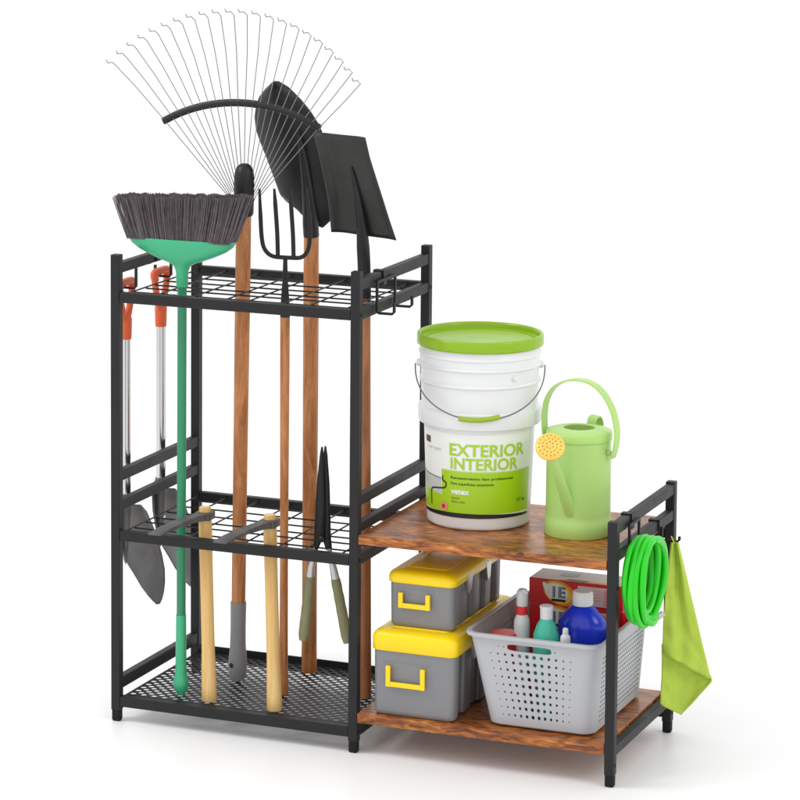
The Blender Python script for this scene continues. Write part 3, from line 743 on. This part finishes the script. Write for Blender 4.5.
for sd_ in (1, 3):   # long sides: rows of short slots
    nc, nr = 22, 14; Ta, Tb = 0.10, 0.86
    quadcell(sd_, 0, 1, 0.03, Ta); quadcell(sd_, 0, 1, Tb, 1.0); quadcell(sd_, 0, 0.03, Ta, Tb); quadcell(sd_, 0.97, 1, Ta, Tb)
    for j in range(nr):
        for i in range(nc):
            a = 0.03+0.94*i/nc; b = 0.03+0.94*(i+1)/nc
            cellhole(sd_, a, b, Ta+(Tb-Ta)*j/nr, Ta+(Tb-Ta)*(j+1)/nr, 0.55, 0.36, n=8)
# corners
for cidx in range(4):
    P = []
    for t in (0.03, 0.1, 0.25, 0.4, 0.55, 0.7, 0.86, 0.94, 1.0):
        x0, x1, y0, y1 = rect_at(t); r = RC; row = []
        ccx, ccy, a0 = ((x1-r, y0+r, -PI/2), (x1-r, y1-r, 0), (x0+r, y1-r, PI/2), (x0+r, y0+r, PI))[cidx]
        for k in range(9):
            a = a0+PI/2*k/8; row.append((ccx+math.cos(a)*r, ccy+math.sin(a)*r, ZB+(ZR-ZB)*t))
        P.append(row)
    mb.grid(P)
walls = mb.build('walls', BASKET, bt, solid=0.0022, off=0.0, sharp=30)
walls.modifiers['thickness'].use_rim = False
# rounded foot + base plate
rings = []
for a, z in ((0.016, ZB-0.0003), (0.006, ZB+0.0008), (0.002, ZB+0.0028), (0, ZB+0.0052)):
    x0, x1, y0, y1 = rect_at(0.03); rings.append(rrect(x0+a, x1-a, y0+a, y1-a, RC-a*0.5, z, 8))
MB().loft(rings[::1], caps=False).add(rings[0], [tuple(range(len(rings[0])))]).build('base', BASKET, bt, sharp=50)
# rim: rolled lip
x0, x1, y0, y1 = rect_at(1.0)
rr_ = []
for a, z in ((-0.0010, ZR-0.0040), (-0.0085, ZR-0.0030), (-0.0095, ZR+0.0000), (-0.0085, ZR+0.0040), (-0.0040, ZR+0.0052), (0.0010, ZR+0.0040), (0.0014, ZR-0.004)):
    rr_.append(rrect(x0+a, x1-a, y0+a, y1-a, RC-a, z, 8))
MB().loft(rr_, caps=False).build('rim', BASKET, bt, sharp=60)

# --- contents
def bottle(name, label, cat, x, y, prof, mbody, cap, mcap, sx=1, sy=1, z0=0.0835, band=None, rot=0):
    t = thing(name, label, cat, (x, y, z0))
    MB().lathe([(0, z0), (prof[0][0]*0.9, z0)]+[(r, z) for r, z in prof], (x, y, 0), 40, sx=sx, sy=sy).build('body', mbody, t, sharp=50)
    MB().lathe(cap, (x, y, 0), 28).build('cap', mcap, t, sharp=40)
    if band: MB().lathe(band[0], (x, y, 0), 28).build('collar', band[1], t, sharp=40)
    return t
WCAP = mat('white_cap', (222, 222, 224), 0.35)
SPRAYW = mat('cloudy_white_plastic', (208, 214, 214), 0.35)
bottle('detergent_bottle', 'teal bottle with white cap behind the basket handle slot', 'bottle', 0.8605, 0.060, [(0.024, 0.088), (0.0245, 0.24), (0.0235, 0.255), (0.018, 0.272), (0.0125, 0.281), (0.0115, 0.286)], TEAL,
       [(0.0118, 0.283), (0.0120, 0.303), (0.0128, 0.305), (0.0128, 0.308), (0.010, 0.3095), (0, 0.3095)], WCAP)
tb = bottle('spray_bottle', 'slim white bottle with red collar and cloudy cap, leftmost in the basket', 'bottle', 0.8055, 0.080, [(0.0145, 0.088), (0.0150, 0.262), (0.0142, 0.272), (0.0105, 0.280), (0.009, 0.283)], SPRAYW,
       [(0.0098, 0.297), (0.0108, 0.301), (0.0108, 0.318), (0.0095, 0.326), (0.0060, 0.330), (0, 0.331)], mat('frosted_cap', (198, 204, 200), 0.3), band=([(0.0095, 0.281), (0.0112, 0.283), (0.0112, 0.296), (0.0095, 0.298)], RED))
MB().tube(bez([(0.8055, 0.080, 0.320), (0.812, 0.072, 0.329), (0.817, 0.064, 0.331), (0.820, 0.060, 0.328)], 5), 0.004, 12, radii=None).build('nozzle', WCAP, tb)
bottle('detergent_bottle', 'wide blue bottle with white cap in the basket', 'bottle', 0.912, 0.118, [(0.0455, 0.088), (0.0470, 0.245), (0.0470, 0.264), (0.0455, 0.271), (0.0395, 0.280), (0.0255, 0.296), (0.0185, 0.301), (0.017, 0.304)], BLUE,
       [(0.0190, 0.302), (0.0198, 0.304), (0.0192, 0.325), (0.0172, 0.3285), (0, 0.329)], WCAP, sx=1.0, sy=0.72)
bottle('small_bottle', 'tiny white bottle just inside the front rim of the basket', 'bottle', 0.9045, 0.040, [(0.009, 0.088), (0.0095, 0.256), (0.0085, 0.261), (0.005, 0.264)], WCAP,
       [(0.0052, 0.263), (0.0056, 0.265), (0.0052, 0.274), (0.003, 0.276), (0, 0.276)], WCAP)
bottle('red_jar', 'low red container at the left front of the basket', 'jar', 0.7755, 0.070, [(0.024, 0.088), (0.0245, 0.215), (0.024, 0.228)], RED,
       [(0.0245, 0.226), (0.0255, 0.228), (0.0255, 0.243), (0.023, 0.2465), (0, 0.2475)], mat('red_cap', (214, 66, 66), 0.4))
# two cartons stacked
def carton(label, z0, z1, dx):
    x0, x1, y0, y1 = 0.7705+dx, 0.9585+dx, 0.222, 0.302
    t = thing('detergent_carton', label, 'box', ((x0+x1)/2, y0, z0), 'red cartons stacked in the basket')
    MB().box((x0, y0, z0), (x1, y1, z1)).build('box', RED, t, bevel=0.0012)
    MB().add([(x0+0.001, y0+0.001, z1+0.0003), (x1-0.001, y0+0.001, z1+0.0003), (x1-0.001, y1-0.001, z1+0.0003), (x0+0.001, y1-0.001, z1+0.0003)], [(0, 1, 2, 3)]).build('top_print', CARTONT, t)
    def ell(cx_, cz, a, b, off, mt, nm, rot=0.0):
        MB().add([(cx_+math.cos(k*PI/16)*a*math.cos(rot)-math.sin(k*PI/16)*b*math.sin(rot), y0-off, cz+math.cos(k*PI/16)*a*math.sin(rot)+math.sin(k*PI/16)*b*math.cos(rot)) for k in range(32)], [tuple(range(32))]).build(nm, mt, t)
    ex, ez = x0+0.062, z1-0.0245
    ell(ex, ez, 0.0340, 0.0225, 0.0006, BURST, 'burst_print', -0.35)
    ell(ex-0.003, ez, 0.0285, 0.0195, 0.0010, YELINK, 'ring_print', -0.35)
    ell(ex-0.006, ez+0.001, 0.0235, 0.0165, 0.0014, LABELW, 'oval_print', -0.30)
    ell(ex-0.026, ez+0.008, 0.013, 0.0050, 0.0015, LABELW, 'swoosh_print', -1.0)
    MB().box((ex-0.016, y0-0.0018, ez-0.0165), (ex+0.012, y0-0.0012, ez-0.0115)).build('bar_print', BLACKINK, t)
    uv, fs = text_mesh('1E', 1, 0.03)
    MB().add([(ex-0.014+u*0.026, y0-0.0020, ez-0.009+v*0.0215) for u, v in uv], fs).build('lettering', BLACKINK, t)
    uv, fs = text_mesh('1E', 1, -0.005)
    MB().add([(ex-0.0135+u*0.024, y0-0.0023, ez-0.008+v*0.0195) for u, v in uv], fs).build('lettering', mat('blue_grey_print', (130, 160, 178), 0.4), t)
    MB().box((x0+0.098, y0-0.0008, z0+0.004), (x0+0.170, y0-0.0004, z1-0.006)).build('side_panel_print', mat('pale_pink_print', (226, 200, 202), 0.4), t)
    MB().box((x0+0.150, y0-0.0012, z0+0.006), (x0+0.162, y0-0.0009, z1-0.010)).build('stripe_print', PINK, t)
    mb = MB()
    for k in range(4): mb.box((x0+0.128, y0-0.0016, z1-0.014-k*0.006), (x0+0.146, y0-0.0013, z1-0.0125-k*0.006))
    mb.build('fine_print', PINK, t)
    return t, (x0, x1, y0, y1)
carton('red detergent carton lying lower in the basket, under another', 0.0835, 0.2665, 0.0015)
ct, (x0, x1, y0, y1) = carton('topmost red detergent carton with white and yellow printed top', 0.2678, 0.3150, 0)
mb = MB(); zz = 0.3157
mb.add([(x0+0.055, y0+0.004, zz), (x1-0.002, y0+0.004, zz), (x1-0.002, y0+0.022, zz), (x0+0.075, y0+0.015, zz)], [(0, 1, 2, 3)]).build('yellow_print', YELINK, ct)
MB().add([(x0+0.070, y0+0.008, zz+0.0004), (x0+0.118, y0+0.006, zz+0.0004), (x0+0.112, y0+0.014, zz+0.0004), (x0+0.075, y0+0.015, zz+0.0004)], [(0, 1, 2, 3)]).build('green_print', DGREENINK, ct)
MB().add([(x0+0.05, y0+0.035, zz), (x0+0.085, y0+0.035, zz), (x0+0.085, y0+0.06, zz), (x0+0.05, y0+0.06, zz)], [(0, 1, 2, 3)]).build('blue_print', mat('pale_blue_print', (150, 182, 200), 0.4), ct)

# ------------------------------------------------------------------ hose
hz = thing('garden_hose', 'coiled bright green hose hanging on the right side hooks', 'hose', (1.042, 0.09, 0.28))
pts = []; turns = 9; N = turns*56
random.seed(3)
off = [(random.uniform(-0.004, 0.004), random.uniform(-0.003, 0.003), random.uniform(-0.03, 0.03)) for _ in range(turns+2)]
xs_ = [1.029, 1.031, 1.040, 1.0405, 1.041, 1.050, 1.0515, 1.0525, 1.060, 1.061, 1.061]
ry_ = [0.076, 0.064, 0.078, 0.067, 0.056, 0.079, 0.068, 0.058, 0.075, 0.065, 0.065]
for k in range(N+1):
    t = k/56; i = min(turns-1, int(t)); f = t-i; f = f*f*(3-2*f)
    a = 2*PI*(k/56)+PI/2
    ry = ry_[i]*(1-f)+ry_[i+1]*f; xx = xs_[i]*(1-f)+xs_[i+1]*f
    oy = off[i][0]*(1-f)+off[i+1][0]*f
    rz = ry+0.005+(0.001 if i % 2 else 0)
    topz = 0.447-(i % 3)*0.0005-0.010+0.0*f
    zc = 0.4505-rz-0.0065*0
    rise = (0.076-ry)*0.55
    wob = 0.0022*math.sin(3*a+i*1.7)
    pts.append(Vector((xx+0.004*math.sin(a)*0.5+0.0015*math.sin(2*a+i), 0.078+oy+(ry+wob)*math.cos(a), zc-0.000-rise*0.2+(rz+wob)*math.sin(a))))
tail = [pts[-1]]
MB().tube(pts, 0.0060, 12, up=(1, 0, 0)).build('coil', HOSEM, hz)
e = Vector((1.056, 0.118, 0.294))
MB().tube(bez([pts[8*56+22] , Vector((1.064, 0.060, 0.297)), e], 6), 0.0058, 12).build('loose_end', HOSEM, hz)
MB().tube([e, e+Vector((0.002, 0.008, 0.000)), e+Vector((0.005, 0.018, 0.002))], 0.0058, 14).build('connector', SILVER, hz)

# ------------------------------------------------------------------ towel
ap = Vector((1.0475, 0.256, 0.3985))
tw = thing('towel', 'lime green cloth hanging from a hook at the right side', 'towel', ap)
hr_ = Vector((0.918, 0.397, 0)); dn = Vector((0.397, -0.918, 0))   # cloth spreads this way; dn = its thickness
def tp(a, b, dd): return ap+hr_*(a/532)+Vector((0, 0, -b/533))+dn*dd
def lerp2(p_, q, t): return (p_[0]+(q[0]-p_[0])*t, p_[1]+(q[1]-p_[1])*t)
P = []; n1, n2 = 40, 30
for j in range(n1+1):
    t = j/n1; row = []
    for i in range(n2+1):
        s = i/n2
        A = lerp2((-3.5, -3), (3.5, -3), s); B = lerp2((-10.5, 110), (39, 139), s)
        bulge = math.sin(PI*t)*(-2.0*(1-s))
        a, b = lerp2(A, B, t)
        fold = 0.0070*math.sin(s*9.0+0.5)*(0.35+0.65*math.sin(PI*min(1, t*0.75+0.15)))*(1-0.55*t)+0.0022*math.sin(s*17+t*5)*(1-t*0.5)
        fold += 0.0010*noise.noise(Vector((s*4, t*7, 1.3)))*4
        curl = 0.012*max(0, (t-0.6)/0.4)**2*math.sin(PI*min(1, s*1.15))
        row.append(tp(a+bulge, b, fold+curl))
    P.append(row)
MB().grid(P).build('front_fold', TOWELM, tw, solid=0.0022)
P = []
for j in range(26):
    t = j/25; row = []
    for i in range(n2+1):
        s = i/n2
        A = lerp2((-10.5, 104), (39, 136), s)
        if s < 0.5: B = lerp2((-12, 163), (11, 177.5), s/0.5)
        else: B = lerp2((11, 177.5), (39.6, 139.5), (s-0.5)/0.5)
        a, b = lerp2(A, B, t)
        fold = -0.012+0.012*t+0.004*math.sin(s*7+1)*(0.3+t)+0.004*t*math.sin(s*5+2)+0.002*noise.noise(Vector((s*5, t*4, 7)))*2
        row.append(tp(a+0.6*math.sin(t*4), b, fold))
    P.append(row)
MB().grid(P).build('back_fold', TOWELM, tw, solid=0.0022)
MB().tube(bez([ap+Vector((0, 0, 0.002)), ap+Vector((-0.002, -0.004, 0.010)), ap+Vector((-0.006, -0.002, 0.016)), ap+Vector((-0.006, 0.004, 0.010)), ap+Vector((0, 0.004, 0.0))], 6), 0.0014, 8).build('loop', TOWELM, tw)

for o in COL.objects:
    if '_o' in o: del o['_o']
